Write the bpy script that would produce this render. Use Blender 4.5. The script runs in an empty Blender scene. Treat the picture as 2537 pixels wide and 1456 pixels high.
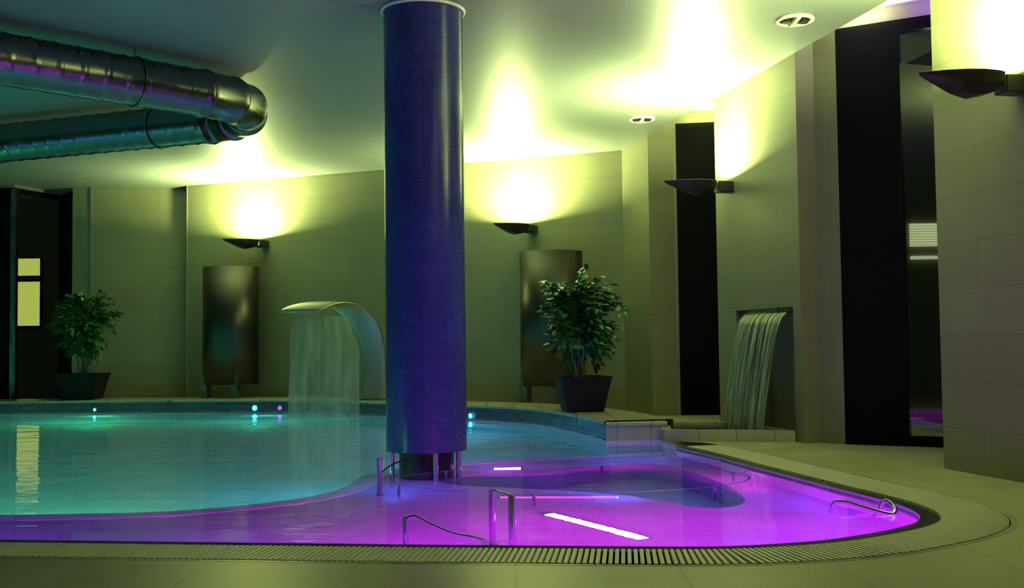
import bpy, bmesh, math, random
from mathutils import Vector, Matrix
random.seed(7)
S = bpy.context.scene
COL = S.collection
PI = math.pi

# ------------------------------------------------------------ camera
cd = bpy.data.cameras.new('camera')
cam = bpy.data.objects.new('camera', cd)
COL.objects.link(cam)
cd.sensor_width = 36.0
cd.lens = 36.0 * 2700 / 2537
cd.clip_start = 0.05
cam.matrix_world = (Matrix.Translation((0, 0, 0.85)) @ Matrix.Rotation(math.radians(90 + 2.63), 4, 'X')
                    @ Matrix.Rotation(math.radians(-0.7), 4, 'Z'))
S.camera = cam

# ------------------------------------------------------------ world, exposure
w = bpy.data.worlds.new('night'); S.world = w
w.use_nodes = True
w.node_tree.nodes['Background'].inputs[0].default_value = (0.03, 0.045, 0.036, 1)
w.node_tree.nodes['Background'].inputs[1].default_value = 0.8
S.view_settings.view_transform = 'Standard'
S.view_settings.look = 'None'
S.view_settings.gamma = 1
S.view_settings.exposure = 0.0
S.cycles.use_denoising = True
S.cycles.max_bounces = 8
S.cycles.diffuse_bounces = 4
S.cycles.glossy_bounces = 5
S.cycles.transmission_bounces = 8
S.cycles.sample_clamp_indirect = 6.0
S.cycles.caustics_reflective = True
S.cycles.caustics_refractive = True

SCONCE_W = 265
SCONCE_C = (0.82, 1.0, 0.34)

def lamp(name, kind, loc, col, power, size=0.1, size_y=None, rot=(0, 0, 0), spot=None, parent=None):
    d = bpy.data.lights.new(name, kind)
    d.energy = power; d.color = col
    if kind == 'AREA':
        d.shape = 'RECTANGLE'; d.size = size; d.size_y = size_y or size
        if name == 'uplight_source': d.spread = math.radians(168)
    else:
        d.shadow_soft_size = size
    if spot:
        d.spot_size = spot; d.spot_blend = 0.6
    o = bpy.data.objects.new(name, d)
    COL.objects.link(o); o.location = loc; o.rotation_euler = rot
    if parent: o.parent = parent
    return o

# pool lights (under the water)
TEAL = (0.05, 1.0, 0.62); CYAN = (0.05, 0.62, 1.0); BLUE = (0.05, 0.16, 1.0)
MAG = (1.0, 0.0, 0.85); VIO = (0.24, 0.0, 1.0)
# flat lamps let into the pool sides, plus unseen fill added in open water: (place, facing, colour, power, width, height)
POOL_LIGHTS = [
    ((-8.6, 6.25, -0.60), (0, 1, -.02), (0.1, 1.0, 0.5), 30, .5, .25), ((-6.4, 6.28, -0.60), (0, 1, -.02), (0.1, 1.0, 0.34), 38, .5, .25),
    ((-4.4, 6.22, -0.60), (0, 1, -.02), (0.1, 1.0, 0.38), 36, .5, .25), ((-2.7, 6.2, -0.60), (.1, 1, -.02), (0.1, 0.9, 0.45), 26, .5, .25),
    ((-1.25, 7.2, -0.60), (-.3, 1, -.25), CYAN, 12, .4, .25), ((-0.3, 8.6, -0.60), (.2, 1, -.25), BLUE, 14, .4, .25),
    ((-9.9, 11.5, -0.4), (1, 0, -.3), (0.02, 1.0, 0.25), 50, .5, .25), ((-9.9, 8.2, -0.4), (1, 0, -.3), BLUE, 30, .5, .25),
    ((-5.5, 14.36, -0.35), (0, -.6, -1), (0.05, 1.0, 0.4), 20, .12, .12), ((-3.3, 14.1, -0.35), (0, -.6, -1), (0.05, 0.8, 0.5), 16, .12, .12), ((-0.5, 12.2, -0.35), (-.5, -.6, -1), CYAN, 12, .12, .12),
    ((-6.5, 5.46, -0.12), (0, 1, -.7), BLUE, 6, .5, .08), ((-4.6, 5.22, -0.12), (0, 1, -.95), (.2, .05, 1), 8, .9, .08), ((-2.9, 4.99, -0.12), (0, 1, -1.0), (.30, .03, 1), 8, 1.1, .08), ((-1.5, 4.80, -0.12), (0, 1, -1.0), (.32, .03, 1), 6, .5, .08),
    ((-0.5, 4.66, -0.12), (.2, 1, -.9), (.4, 0, 1), 5, .4, .08), ((0.25, 4.56, -0.12), (.2, 1, -1.8), MAG, 120, .4, .08), ((0.85, 4.53, -0.12), (-.4, 1, -1.8), MAG, 100, .4, .08),
    ((1.50, 4.74, -0.12), (-.2, 1, -.8), (.18, 0, 1), 18, .3, .08), ((1.90, 5.33, -0.12), (-.6, .1, -1), (.8, 0, 1), 4, .1, .08), ((1.78, 6.3, -0.12), (-.6, -.1, -1), VIO, 12, .4, .1),
    ((1.56, 7.2, -0.12), (-.5, -.2, -1), MAG, 4, .25, .1), ((-0.1, 8.22, -0.12), (0, -.5, -1), (.5, 0, 1), 2.5, .2, .1), ((0.9, 8.55, -0.12), (0, -.4, -1), BLUE, 3, .6, .1), ((-0.75, 7.0, -0.12), (.5, 0, -1), BLUE, 3, .4, .1),
    ((0.65, 6.95, -0.10), (0, 0, -1), BLUE, 7, .3, .3),  # blue fill added above the whirlpool pit
]
for p_, n_, c_, e_, w_, h_ in POOL_LIGHTS:
    q_ = Vector(n_).to_track_quat('-Z', 'Y').to_euler()
    lamp('pool_light', 'AREA', p_, c_, e_, w_, h_, q_)

# ------------------------------------------------------------ materials
def mat(name, col=(0.5, 0.5, 0.5), rough=0.5, metal=0.0, spec=0.5, emit=None, estr=0.0, coat=0.0):
    m = bpy.data.materials.new(name); m.use_nodes = True
    b = m.node_tree.nodes['Principled BSDF']
    b.inputs['Base Color'].default_value = (*col, 1)
    b.inputs['Roughness'].default_value = rough
    b.inputs['Metallic'].default_value = metal
    b.inputs['Specular IOR Level'].default_value = spec
    b.inputs['Coat Weight'].default_value = coat
    b.inputs['Coat Roughness'].default_value = 0.1
    if emit:
        b.inputs['Emission Color'].default_value = (*emit, 1)
        b.inputs['Emission Strength'].default_value = estr
    return m

def N(m, t, **kw):
    n = m.node_tree.nodes.new(t)
    for k, v in kw.items():
        if k in n.inputs: n.inputs[k].default_value = v
        else: setattr(n, k, v)
    return n

def L(m, a, b): m.node_tree.links.new(a, b)
def BS(m): return m.node_tree.nodes['Principled BSDF']

def tiled(name, c1, c2, mortar, bw, bh, ms=0.006, rough=0.5, offset=0.5, coord='UV', bump=0.15, noise=0.12, spec=0.5):
    m = mat(name, c1, rough, spec=spec)
    tc = N(m, 'ShaderNodeTexCoord')
    br = N(m, 'ShaderNodeTexBrick')
    br.inputs['Color1'].default_value = (*c1, 1); br.inputs['Color2'].default_value = (*c2, 1)
    br.inputs['Mortar'].default_value = (*mortar, 1)
    br.inputs['Scale'].default_value = 1.0
    br.inputs['Brick Width'].default_value = bw; br.inputs['Row Height'].default_value = bh
    br.inputs['Mortar Size'].default_value = ms; br.inputs['Mortar Smooth'].default_value = 0.3
    br.offset = offset
    L(m, tc.outputs[coord], br.inputs['Vector'])
    no = N(m, 'ShaderNodeTexNoise'); no.inputs['Scale'].default_value = 2.3; no.inputs['Detail'].default_value = 6
    L(m, tc.outputs[coord], no.inputs['Vector'])
    mx = N(m, 'ShaderNodeMix', data_type='RGBA', blend_type='MULTIPLY')
    mx.inputs[0].default_value = 1.0
    mr = N(m, 'ShaderNodeMapRange'); mr.inputs[3].default_value = 1 - noise * 2; mr.inputs[4].default_value = 1 + noise * 2
    L(m, no.outputs['Fac'], mr.inputs[0])
    L(m, br.outputs['Color'], mx.inputs[6]); L(m, mr.outputs[0], mx.inputs[7])
    L(m, mx.outputs[2], BS(m).inputs['Base Color'])
    bp = N(m, 'ShaderNodeBump'); bp.inputs['Strength'].default_value = bump; bp.inputs['Distance'].default_value = 0.004
    iv = N(m, 'ShaderNodeMath', operation='SUBTRACT'); iv.inputs[0].default_value = 1.0
    L(m, br.outputs['Fac'], iv.inputs[1]); L(m, iv.outputs[0], bp.inputs['Height'])
    L(m, bp.outputs[0], BS(m).inputs['Normal'])
    return m

M = {}
M['wall'] = tiled('wall_tile', (0.185, 0.178, 0.105), (0.172, 0.166, 0.098), (0.135, 0.13, 0.077), 0.9, 0.29, 0.004, 0.42, bump=0.05, noise=0.08)
M['floor'] = tiled('floor_tile', (0.40, 0.38, 0.20), (0.37, 0.35, 0.185), (0.27, 0.26, 0.14), 0.6, 0.6, 0.006, 0.33, 0.0, 'Object', 0.2, 0.18)
M['kerbtop'] = tiled('coping_tile', (0.42, 0.39, 0.28), (0.38, 0.35, 0.26), (0.2, 0.19, 0.15), 0.3, 0.3, 0.005, 0.25, 0.0, 'Object', 0.2, 0.1)
M['mosaic'] = tiled('blue_mosaic', (0.028, 0.032, 0.21), (0.04, 0.05, 0.27), (0.025, 0.03, 0.14), 0.028, 0.028, 0.003, 0.2, 0.0, 'UV', 0.5, 0.15)
M['kerbside'] = tiled('kerb_mosaic', (0.07, 0.09, 0.16), (0.12, 0.13, 0.15), (0.05, 0.05, 0.07), 0.05, 0.05, 0.003, 0.12, 0.0, 'UV', 0.5, 0.2)
M['pool'] = tiled('pool_tile', (0.46, 0.50, 0.58), (0.43, 0.47, 0.56), (0.36, 0.40, 0.48), 0.15, 0.15, 0.004, 0.3, 0.0, 'Object', 0.1, 0.08)
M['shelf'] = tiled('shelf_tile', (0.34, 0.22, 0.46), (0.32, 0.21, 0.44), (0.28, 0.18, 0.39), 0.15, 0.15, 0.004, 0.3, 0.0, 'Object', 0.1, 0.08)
M['ceil'] = mat('ceiling_paint', (0.215, 0.235, 0.232), 0.42, spec=0.35)
M['plaster'] = mat('white_soffit_paint', (0.75, 0.73, 0.78), 0.6)
M['black'] = mat('black_frame_metal', (0.003, 0.003, 0.004), 0.5, spec=0.05)
M['darksteel'] = mat('brown_black_enamel', (0.022, 0.018, 0.014), 0.4, 0.3)
M['steel'] = mat('brushed_steel', (0.27, 0.26, 0.23), 0.3, 1.0)
M['blade'] = mat('fountain_steel', (0.40, 0.39, 0.33), 0.36, 1.0)
M['screen'] = mat('dull_bronze_steel', (0.08, 0.076, 0.066), 0.34, 1.0)
M['chrome'] = mat('chrome', (0.75, 0.75, 0.75), 0.1, 1.0)
M['rail'] = mat('rail_steel', (0.5, 0.48, 0.6), 0.18, 1.0)
M['white'] = mat('white_plastic', (0.72, 0.76, 0.66), 0.35)
M['grate'] = mat('cream_grate_plastic', (0.72, 0.69, 0.50), 0.4)
M['dark'] = mat('dark_rubber', (0.012, 0.01, 0.014), 0.3)
M['pot'] = mat('black_pot_plastic', (0.008, 0.007, 0.008), 0.6, spec=0.15)
M['soil'] = mat('soil', (0.03, 0.02, 0.012), 0.9)
M['bark'] = mat('bark', (0.10, 0.09, 0.06), 0.8)
M['leaf'] = mat('leaf', (0.05, 0.17, 0.045), 0.32, spec=0.6)
mm = M['leaf']; ob = N(mm, 'ShaderNodeTexCoord'); nz = N(mm, 'ShaderNodeTexNoise'); nz.inputs['Scale'].default_value = 9
cr = N(mm, 'ShaderNodeValToRGB'); cr.color_ramp.elements[0].position = 0.35; cr.color_ramp.elements[1].position = 0.65
cr.color_ramp.elements[0].color = (0.012, 0.075, 0.02, 1); cr.color_ramp.elements[1].color = (0.05, 0.22, 0.06, 1)
L(mm, ob.outputs['Object'], nz.inputs['Vector']); L(mm, nz.outputs['Fac'], cr.inputs['Fac']); L(mm, cr.outputs[0], BS(mm).inputs['Base Color'])
M['duct'] = mat('galvanised_steel', (0.20, 0.205, 0.21), 0.22, 1.0)
mm = M['duct']; tc = N(mm, 'ShaderNodeTexCoord'); nz = N(mm, 'ShaderNodeTexNoise'); nz.inputs['Scale'].default_value = 6
mr = N(mm, 'ShaderNodeMapRange'); mr.inputs[3].default_value = 0.14; mr.inputs[4].default_value = 0.34
L(mm, tc.outputs['Object'], nz.inputs['Vector']); L(mm, nz.outputs['Fac'], mr.inputs[0]); L(mm, mr.outputs[0], BS(mm).inputs['Roughness'])
mm = M['steel']; tc = N(mm, 'ShaderNodeTexCoord'); mp = N(mm, 'ShaderNodeMapping'); mp.inputs['Scale'].default_value = (20, 20, 1.0)
nz = N(mm, 'ShaderNodeTexNoise'); nz.inputs['Scale'].default_value = 2
mr = N(mm, 'ShaderNodeMapRange'); mr.inputs[3].default_value = 0.2; mr.inputs[4].default_value = 0.36
L(mm, tc.outputs['Object'], mp.inputs[0]); L(mm, mp.outputs[0], nz.inputs['Vector']); L(mm, nz.outputs['Fac'], mr.inputs[0]); L(mm, mr.outputs[0], BS(mm).inputs['Roughness'])
M['bulb'] = mat('lit_tube', (1, 1, 0.8), 0.5, emit=SCONCE_C, estr=25)
M['litwin'] = mat('lit_room', (0.8, 0.8, 0.3), 0.6, emit=(0.72, 0.72, 0.13), estr=0.95)
M['litwhite'] = mat('lit_blind', (0.8, 0.8, 0.6), 0.6, emit=(0.60, 0.62, 0.40), estr=0.8)
M['facade'] = mat('facade_render', (0.30, 0.28, 0.16), 0.8)
M['ground'] = mat('asphalt', (0.05, 0.05, 0.05), 0.8)
M['lensC'] = mat('cyan_lens', (0, 0.5, 1), 0.2, emit=(0.05, 0.62, 1.0), estr=6)
M['lensV'] = mat('violet_lens', (0.3, 0, 1), 0.2, emit=(0.28, 0.05, 1.0), estr=2.2)
M['lensP'] = mat('pink_lens', (1, 0.3, 0.9), 0.2, emit=(1.0, 0.35, 0.95), estr=7)
M['edgeM'] = mat('magenta_edge_glow', (1, 0.1, 0.9), 0.2, emit=(1.0, 0.06, 0.85), estr=2.5)

# glass
def glassmat(name, tint, refl_rough=0.0, trans=0.85):
    m = bpy.data.materials.new(name); m.use_nodes = True
    nt = m.node_tree; nt.nodes.clear()
    out = nt.nodes.new('ShaderNodeOutputMaterial'); mix = nt.nodes.new('ShaderNodeMixShader')
    tr = nt.nodes.new('ShaderNodeBsdfTransparent'); tr.inputs[0].default_value = (*tint, 1)
    gl = nt.nodes.new('ShaderNodeBsdfGlossy'); gl.inputs['Roughness'].default_value = refl_rough
    fr = nt.nodes.new('ShaderNodeFresnel'); fr.inputs[0].default_value = 1.5
    ma = nt.nodes.new('ShaderNodeMath'); ma.operation = 'MULTIPLY_ADD'; ma.inputs[1].default_value = 1.5; ma.inputs[2].default_value = 0.05
    ge = nt.nodes.new('ShaderNodeNewGeometry'); iv = nt.nodes.new('ShaderNodeMath'); iv.operation = 'SUBTRACT'; iv.inputs[0].default_value = 1.0
    mu = nt.nodes.new('ShaderNodeMath'); mu.operation = 'MULTIPLY'
    nt.links.new(ge.outputs['Backfacing'], iv.inputs[1]); nt.links.new(ma.outputs[0], mu.inputs[0]); nt.links.new(iv.outputs[0], mu.inputs[1])
    nt.links.new(fr.outputs[0], ma.inputs[0]); nt.links.new(mu.outputs[0], mix.inputs[0])
    nt.links.new(tr.outputs[0], mix.inputs[1]); nt.links.new(gl.outputs[0], mix.inputs[2]); nt.links.new(mix.outputs[0], out.inputs[0])
    return m
M['glass'] = glassmat('window_glass', (0.8, 0.86, 0.82))

# water surface
m = bpy.data.materials.new('pool_water'); m.use_nodes = True
b = BS(m)
b.inputs['Base Color'].default_value = (0.92, 0.97, 1, 1); b.inputs['Roughness'].default_value = 0.018
b.inputs['IOR'].default_value = 1.333; b.inputs['Transmission Weight'].default_value = 1.0
tc = N(m, 'ShaderNodeTexCoord'); mp = N(m, 'ShaderNodeMapping'); mp.inputs['Scale'].default_value = (0.55, 1.6, 1)
mp.inputs['Rotation'].default_value = (0, 0, 0.12)
n1 = N(m, 'ShaderNodeTexNoise'); n1.inputs['Scale'].default_value = 2.2; n1.inputs['Detail'].default_value = 3; n1.inputs['Roughness'].default_value = 0.45
bp = N(m, 'ShaderNodeBump'); bp.inputs['Strength'].default_value = 0.3; bp.inputs['Distance'].default_value = 0.02
L(m, tc.outputs['Object'], mp.inputs[0]); L(m, mp.outputs[0], n1.inputs['Vector']); L(m, n1.outputs['Fac'], bp.inputs['Height']); L(m, bp.outputs[0], b.inputs['Normal'])
M['water'] = m

# falling water: partly see-through, streaky
def fallmat(name, col, dens, sx):
    m = bpy.data.materials.new(name); m.use_nodes = True
    nt = m.node_tree; b = BS(m)
    b.inputs['Base Color'].default_value = (*col, 1); b.inputs['Roughness'].default_value = 0.25
    b.inputs['Specular IOR Level'].default_value = 0.7
    tc = N(m, 'ShaderNodeTexCoord'); mp = N(m, 'ShaderNodeMapping'); mp.inputs['Scale'].default_value = (sx, 1.2, 1)
    nz = N(m, 'ShaderNodeTexNoise'); nz.inputs['Scale'].default_value = 1; nz.inputs['Detail'].default_value = 3
    mr = N(m, 'ShaderNodeMapRange'); mr.inputs[1].default_value = 0.40; mr.inputs[2].default_value = 0.62
    mr.inputs[3].default_value = dens[0]; mr.inputs[4].default_value = dens[1]
    L(m, tc.outputs['UV'], mp.inputs[0]); L(m, mp.outputs[0], nz.inputs['Vector']); L(m, nz.outputs['Fac'], mr.inputs[0]); L(m, mr.outputs[0], b.inputs['Alpha'])
    return m
M['sheet'] = fallmat('falling_water', (0.42, 0.46, 0.30), (0.45, 0.75), 5)
M['curtain'] = fallmat('water_curtain', (0.40, 0.46, 0.26), (0.05, 1.0), 34)

# ------------------------------------------------------------ helpers
def link(name, bm, m, parent=None, smooth=False):
    me = bpy.data.meshes.new(name)
    bmesh.ops.recalc_face_normals(bm, faces=bm.faces[:])
    bm.to_mesh(me); bm.free()
    if smooth:
        for p in me.polygons: p.use_smooth = True
    if m: me.materials.append(M[m] if isinstance(m, str) else m)
    o = bpy.data.objects.new(name, me); COL.objects.link(o)
    if parent: o.parent = parent
    return o

def tag(o, label=None, cat=None, group=None, kind=None):
    if label: o['label'] = label
    if cat: o['category'] = cat
    if group: o['group'] = group
    if kind: o['kind'] = kind
    return o

def thing(name, loc, rz=0, label=None, cat=None, group=None):
    o = bpy.data.objects.new(name, None); COL.objects.link(o)
    o.empty_display_size = 0.1
    o.location = loc; o.rotation_euler = (0, 0, rz)
    return tag(o, label, cat, group)

def copy_tree(o, parent=None):
    c = o.copy(); COL.objects.link(c); c.parent = parent
    for ch in list(o.children): copy_tree(ch, c)
    return c

def box(bm, x0, x1, y0, y1, z0, z1, mtx=None):
    v = [bm.verts.new(Vector(p)) for p in
         [(x0, y0, z0), (x1, y0, z0), (x1, y1, z0), (x0, y1, z0), (x0, y0, z1), (x1, y0, z1), (x1, y1, z1), (x0, y1, z1)]]
    if mtx:
        for q in v: q.co = mtx @ q.co
    for f in ((0, 3, 2, 1), (4, 5, 6, 7), (0, 1, 5, 4), (1, 2, 6, 5), (2, 3, 7, 6), (3, 0, 4, 7)):
        bm.faces.new([v[i] for i in f])
    return v

def bevel(bm, w, seg=2):
    bmesh.ops.bevel(bm, geom=bm.edges[:], offset=w, segments=seg, affect='EDGES', clamp_overlap=True)

def tube(bm, pts, r, seg=12, closed=False, cap=True, rfun=None):
    pts = [Vector(p) for p in pts]; n = len(pts)
    rings = []; up = None
    for i, p in enumerate(pts):
        if closed: t = pts[(i + 1) % n] - pts[i - 1]
        else: t = pts[min(i + 1, n - 1)] - pts[max(i - 1, 0)]
        t.normalize()
        if up is None:
            up = Vector((0, 0, 1)) if abs(t.z) < 0.9 else Vector((1, 0, 0))
        a = up - t * up.dot(t); a.normalize(); up = a
        b_ = t.cross(a)
        rr = rfun(i) if rfun else r
        rings.append([bm.verts.new(p + (a * math.cos(2 * PI * k / seg) + b_ * math.sin(2 * PI * k / seg)) * rr) for k in range(seg)])
    for i in range(n if closed else n - 1):
        A, B = rings[i], rings[(i + 1) % n]
        for k in range(seg):
            bm.faces.new((A[k], A[(k + 1) % seg], B[(k + 1) % seg], B[k]))
    if cap and not closed:
        bm.faces.new(rings[0][::-1]); bm.faces.new(rings[-1])

def cyl(bm, c, r, z0, z1, seg=24, r2=None):
    r2 = r if r2 is None else r2
    a = [bm.verts.new((c[0] + r * math.cos(2 * PI * k / seg), c[1] + r * math.sin(2 * PI * k / seg), z0)) for k in range(seg)]
    b_ = [bm.verts.new((c[0] + r2 * math.cos(2 * PI * k / seg), c[1] + r2 * math.sin(2 * PI * k / seg), z1)) for k in range(seg)]
    for k in range(seg): bm.faces.new((a[k], a[(k + 1) % seg], b_[(k + 1) % seg], b_[k]))
    bm.faces.new(a[::-1]); bm.faces.new(b_)

def spline(pts, sub=8):
    P_ = [Vector((*p, 0)) if len(p) == 2 else Vector(p) for p in pts]; out = []
    for i in range(len(P_) - 1):
        p0 = P_[max(i - 1, 0)]; p1 = P_[i]; p2 = P_[i + 1]; p3 = P_[min(i + 2, len(P_) - 1)]
        for k in range(sub):
            t = k / sub
            out.append(0.5 * ((2 * p1) + (-p0 + p2) * t + (2 * p0 - 5 * p1 + 4 * p2 - p3) * t * t + (-p0 + 3 * p1 - 3 * p2 + p3) * t ** 3))
    out.append(P_[-1].copy())
    return out

def resample(pts, step):
    out = [pts[0].copy()]; acc = 0
    for a, b_ in zip(pts, pts[1:]):
        d = (b_ - a).length
        if d == 0: continue
        while acc + d >= step:
            t = (step - acc) / d
            a = a.lerp(b_, t); out.append(a.copy()); d = (b_ - a).length; acc = 0
        acc += d
    return out

def offset(pts, d):
    out = []
    for i, p in enumerate(pts):
        t = pts[min(i + 1, len(pts) - 1)] - pts[max(i - 1, 0)]; t.z = 0; t.normalize()
        out.append(p + Vector((-t.y, t.x, 0)) * d)
    return out

def uv_wall(o):
    """planar UV in metres: along the wall (horizontal) and height"""
    me = o.data; uv = me.uv_layers.new(name='UVMap')
    for p in me.polygons:
        n = p.normal
        for li in p.loop_indices:
            c = me.vertices[me.loops[li].vertex_index].co
            if abs(n.z) > 0.7: uv.data[li].uv = (c.x, c.y)
            else:
                t = Vector((-n.y, n.x, 0)).normalized()
                uv.data[li].uv = (c.x * t.x + c.y * t.y, c.z)

def wall_seg(bm, a, b_, z0, z1, th):
    """upright slab from plan point a to b, thickness th to the left of the direction"""
    a = Vector((*a, 0)); b_ = Vector((*b_, 0)); t = (b_ - a).normalized(); n = Vector((-t.y, t.x, 0)) * th
    v = [bm.verts.new(Vector((p.x, p.y, z))) for z in (z0, z1) for p in (a, b_, b_ + n, a + n)]
    for f in ((0, 3, 2, 1), (4, 5, 6, 7), (0, 1, 5, 4), (1, 2, 6, 5), (2, 3, 7, 6), (3, 0, 4, 7)):
        bm.faces.new([v[i] for i in f])

def fill_poly(outer, holes, z, flip=False):
    bm = bmesh.new(); edges = []
    for loop in [outer] + holes:
        vs = [bm.verts.new((p[0], p[1], z)) for p in loop]
        for i in range(len(vs)): edges.append(bm.edges.new((vs[i], vs[(i + 1) % len(vs)])))
    bmesh.ops.triangle_fill(bm, use_beauty=True, edges=edges)
    return bm

def strip(bm, A, B):
    va = [bm.verts.new(p) for p in A]; vb = [bm.verts.new(p) for p in B]
    for i in range(len(va) - 1): bm.faces.new((va[i], va[i + 1], vb[i + 1], vb[i]))

def structure(name, bm, m, smooth=False, uvw=False, label=None):
    o = link(name, bm, m, smooth=smooth)
    if uvw: uv_wall(o)
    tag(o, kind='structure')
    if label: o['label'] = label
    return o

# ------------------------------------------------------------ plan of the place
ZC = 3.213; ZH = 3.50
def LN(y): return 1.37 + 0.2204 * (13.304 - y)          # the ceiling edge / wall line on the right
KERB = [(-10.2, 14.5), (-8.5, 14.55), (-6.83, 14.55), (-5.2, 14.49), (-4.09, 14.36), (-3.0, 14.2), (-2.4, 13.95), (-1.85, 13.45), (-1.3, 12.98),
        (-0.51, 12.36), (-0.1, 12.02), (0.26, 11.5), (0.57, 10.6), (0.81, 9.56)]
INNER = [(1.37, 8.70), (1.546, 7.99), (1.66, 7.35), (1.785, 6.75), (1.89, 6.22), (1.975, 5.84), (2.02, 5.57), (2.02, 5.31), (1.975, 5.11), (1.875, 4.93), (1.687, 4.748),
         (1.43, 4.571), (1.235, 4.48), (0.951, 4.41), (0.683, 4.40), (0.003, 4.47), (-0.627, 4.544), (-2.225, 4.752), (-4.5, 5.06), (-7.5, 5.45), (-10.2, 5.8)]
kerb = spline(KERB, 6)
inner = spline(INNER, 8)
lip = offset(inner, -0.085)                             # water edge of the near side
if (lip[10] - Vector((0.5, 6.5, 0))).length > (inner[10] - Vector((0.5, 6.5, 0))).length: lip = offset(inner, 0.085)
sg = 1 if (offset(inner, 1)[10] - Vector((0.5, 6.5, 0))).length > (inner[10] - Vector((0.5, 6.5, 0))).length else -1
lip = offset(inner, -0.085 * sg)
outer = offset(inner, 0.30 * sg)
rim2 = offset(inner, 0.325 * sg)

pool_loop = [p.to_2d() for p in kerb] + [Vector((1.30, 9.62)), Vector((1.25, 9.22)), Vector((1.31, 8.9))] + [p.to_2d() for p in lip]
hole_loop = [p.to_2d() for p in kerb] + [Vector((1.30, 9.62)), Vector((1.32, 9.22)), Vector((1.55, 9.05))] + [p.to_2d() for p in rim2]

# ------------------------------------------------------------ floor, ceilings
structure('floor', fill_poly([(-12, -5), (5.6, -5), (4.6, 0), (3.7, 5), (3.9, 8.5), (3.4, 13), (1.8, 17), (-12, 17)], [hole_loop], 0.02), 'floor')
bm = bmesh.new(); ce = [(-12, -5), (LN(-5), -5), (LN(13.304), 13.304), (-4.711, 15.803), (-6.0, 16.9), (-12, 16.9)]
va = [bm.verts.new((x, y, ZC)) for x, y in ce]; vb = [bm.verts.new((x, y, ZC + 0.25)) for x, y in ce]
bm.faces.new(va); bm.faces.new(vb[::-1])
for i in range(len(ce)): bm.faces.new((va[i], va[(i + 1) % len(ce)], vb[(i + 1) % len(ce)], vb[i]))
structure('ceiling', bm, 'ceil')
bm = bmesh.new(); ce = [(LN(-5) - 0.1, -5), (LN(-5) + 1.8, -5), (4.2, 8), (3.3, 13.6), (1.0, 14.2), (LN(13.304) - 0.1, 13.304)]
va = [bm.verts.new((x, y, ZH)) for x, y in ce]; vb = [bm.verts.new((x, y, ZH + 0.2)) for x, y in ce]
bm.faces.new(va); bm.faces.new(vb[::-1])
for i in range(len(ce)): bm.faces.new((va[i], va[(i + 1) % len(ce)], vb[(i + 1) % len(ce)], vb[i]))
structure('ceiling_bay', bm, 'plaster')

# ------------------------------------------------------------ walls
bm = bmesh.new()
wall_seg(bm, (-4.711, 15.803), (1.37, 13.304), -0.1, ZC + 0.02, 0.3)
structure('wall_back', bm, 'wall', uvw=True)
bm = bmesh.new()
wall_seg(bm, (-6.142, 15.84), (-4.711, 16.10), -0.1, ZC + 0.02, 0.3)
wall_seg(bm, (-4.725, 15.80), (-4.725, 16.12), -0.1, ZC + 0.02, -0.05)
structure('wall_back_left', bm, 'wall', uvw=True)
bm = bmesh.new()
wall_seg(bm, (-6.41, 15.86), (-6.142, 15.86), -0.1, ZC + 0.02, 0.37)
structure('trim_1', bm, 'wall', uvw=True)
bm = bmesh.new()
wall_seg(bm, (1.37, 13.304), (LN(12.383), 12.383), -0.1, ZH, 0.3)
structure('wall_right_far', bm, 'wall', uvw=True)
bm = bmesh.new()
wall_seg(bm, (1.62, 12.50), (1.903, 12.441), -0.1, ZH, 0.3)
wall_seg(bm, (2.62, 12.33), (3.3, 12.2), -0.1, ZH, 0.3)
wall_seg(bm, (1.903, 12.441), (2.62, 12.33), 3.36, ZH, 0.3)
structure('wall_bay', bm, 'wall', uvw=True)
# panel with the waterfall niche
bm = bmesh.new()
NY0, NY1, NZ = 10.10, 9.0, 1.133
wall_seg(bm, (LN(10.51), 10.51), (LN(NY0), NY0), -0.1, ZH, 0.4)
wall_seg(bm, (LN(NY1), NY1), (LN(8.865), 8.865), -0.1, ZH, 0.4)
wall_seg(bm, (LN(NY0), NY0), (LN(NY1), NY1), NZ, ZH, 0.4)
wall_seg(bm, (LN(NY0) + 0.33, NY0), (LN(NY1) + 0.33, NY1), -0.1, NZ, 0.07)
structure('wall_right_niche', bm, 'wall', uvw=True)
bm = bmesh.new()
wall_seg(bm, (2.36, 9.07), (2.646, 8.741), -0.1, ZH, 0.3)
wall_seg(bm, (2.646, 8.741), (4.2, 7.85), 3.37, ZH, 0.3)
structure('wall_bay_near', bm, 'wall', uvw=True)
bm = bmesh.new()
wall_seg(bm, (LN(7.024), 7.024), (LN(-5), -5), -0.1, ZH, 0.4)
structure('wall_right', bm, 'wall', uvw=True)
bm = bmesh.new(); wall_seg(bm, (LN(-5) + .4, -5), (-12, -5), -0.1, ZH, -0.3); structure('wall_front', bm, 'wall', uvw=True)
bm = bmesh.new(); wall_seg(bm, (-12, -5.3), (-12, 17.2), -0.1, ZH, 0.3); structure('wall_left', bm, 'wall', uvw=True)

# ------------------------------------------------------------ windows
def win(name, parts):
    root = bpy.data.objects.new(name, None); COL.objects.link(root); root['kind'] = 'structure'
    for pn, bmf, m in parts:
        link(pn, bmf, m, root)
    return root
def seg_bm(*segs):
    b_ = bmesh.new()
    for s in segs: wall_seg(b_, *s)
    return b_
def along(a, b_, t): return (a[0] + (b_[0] - a[0]) * t, a[1] + (b_[1] - a[1]) * t)
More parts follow.
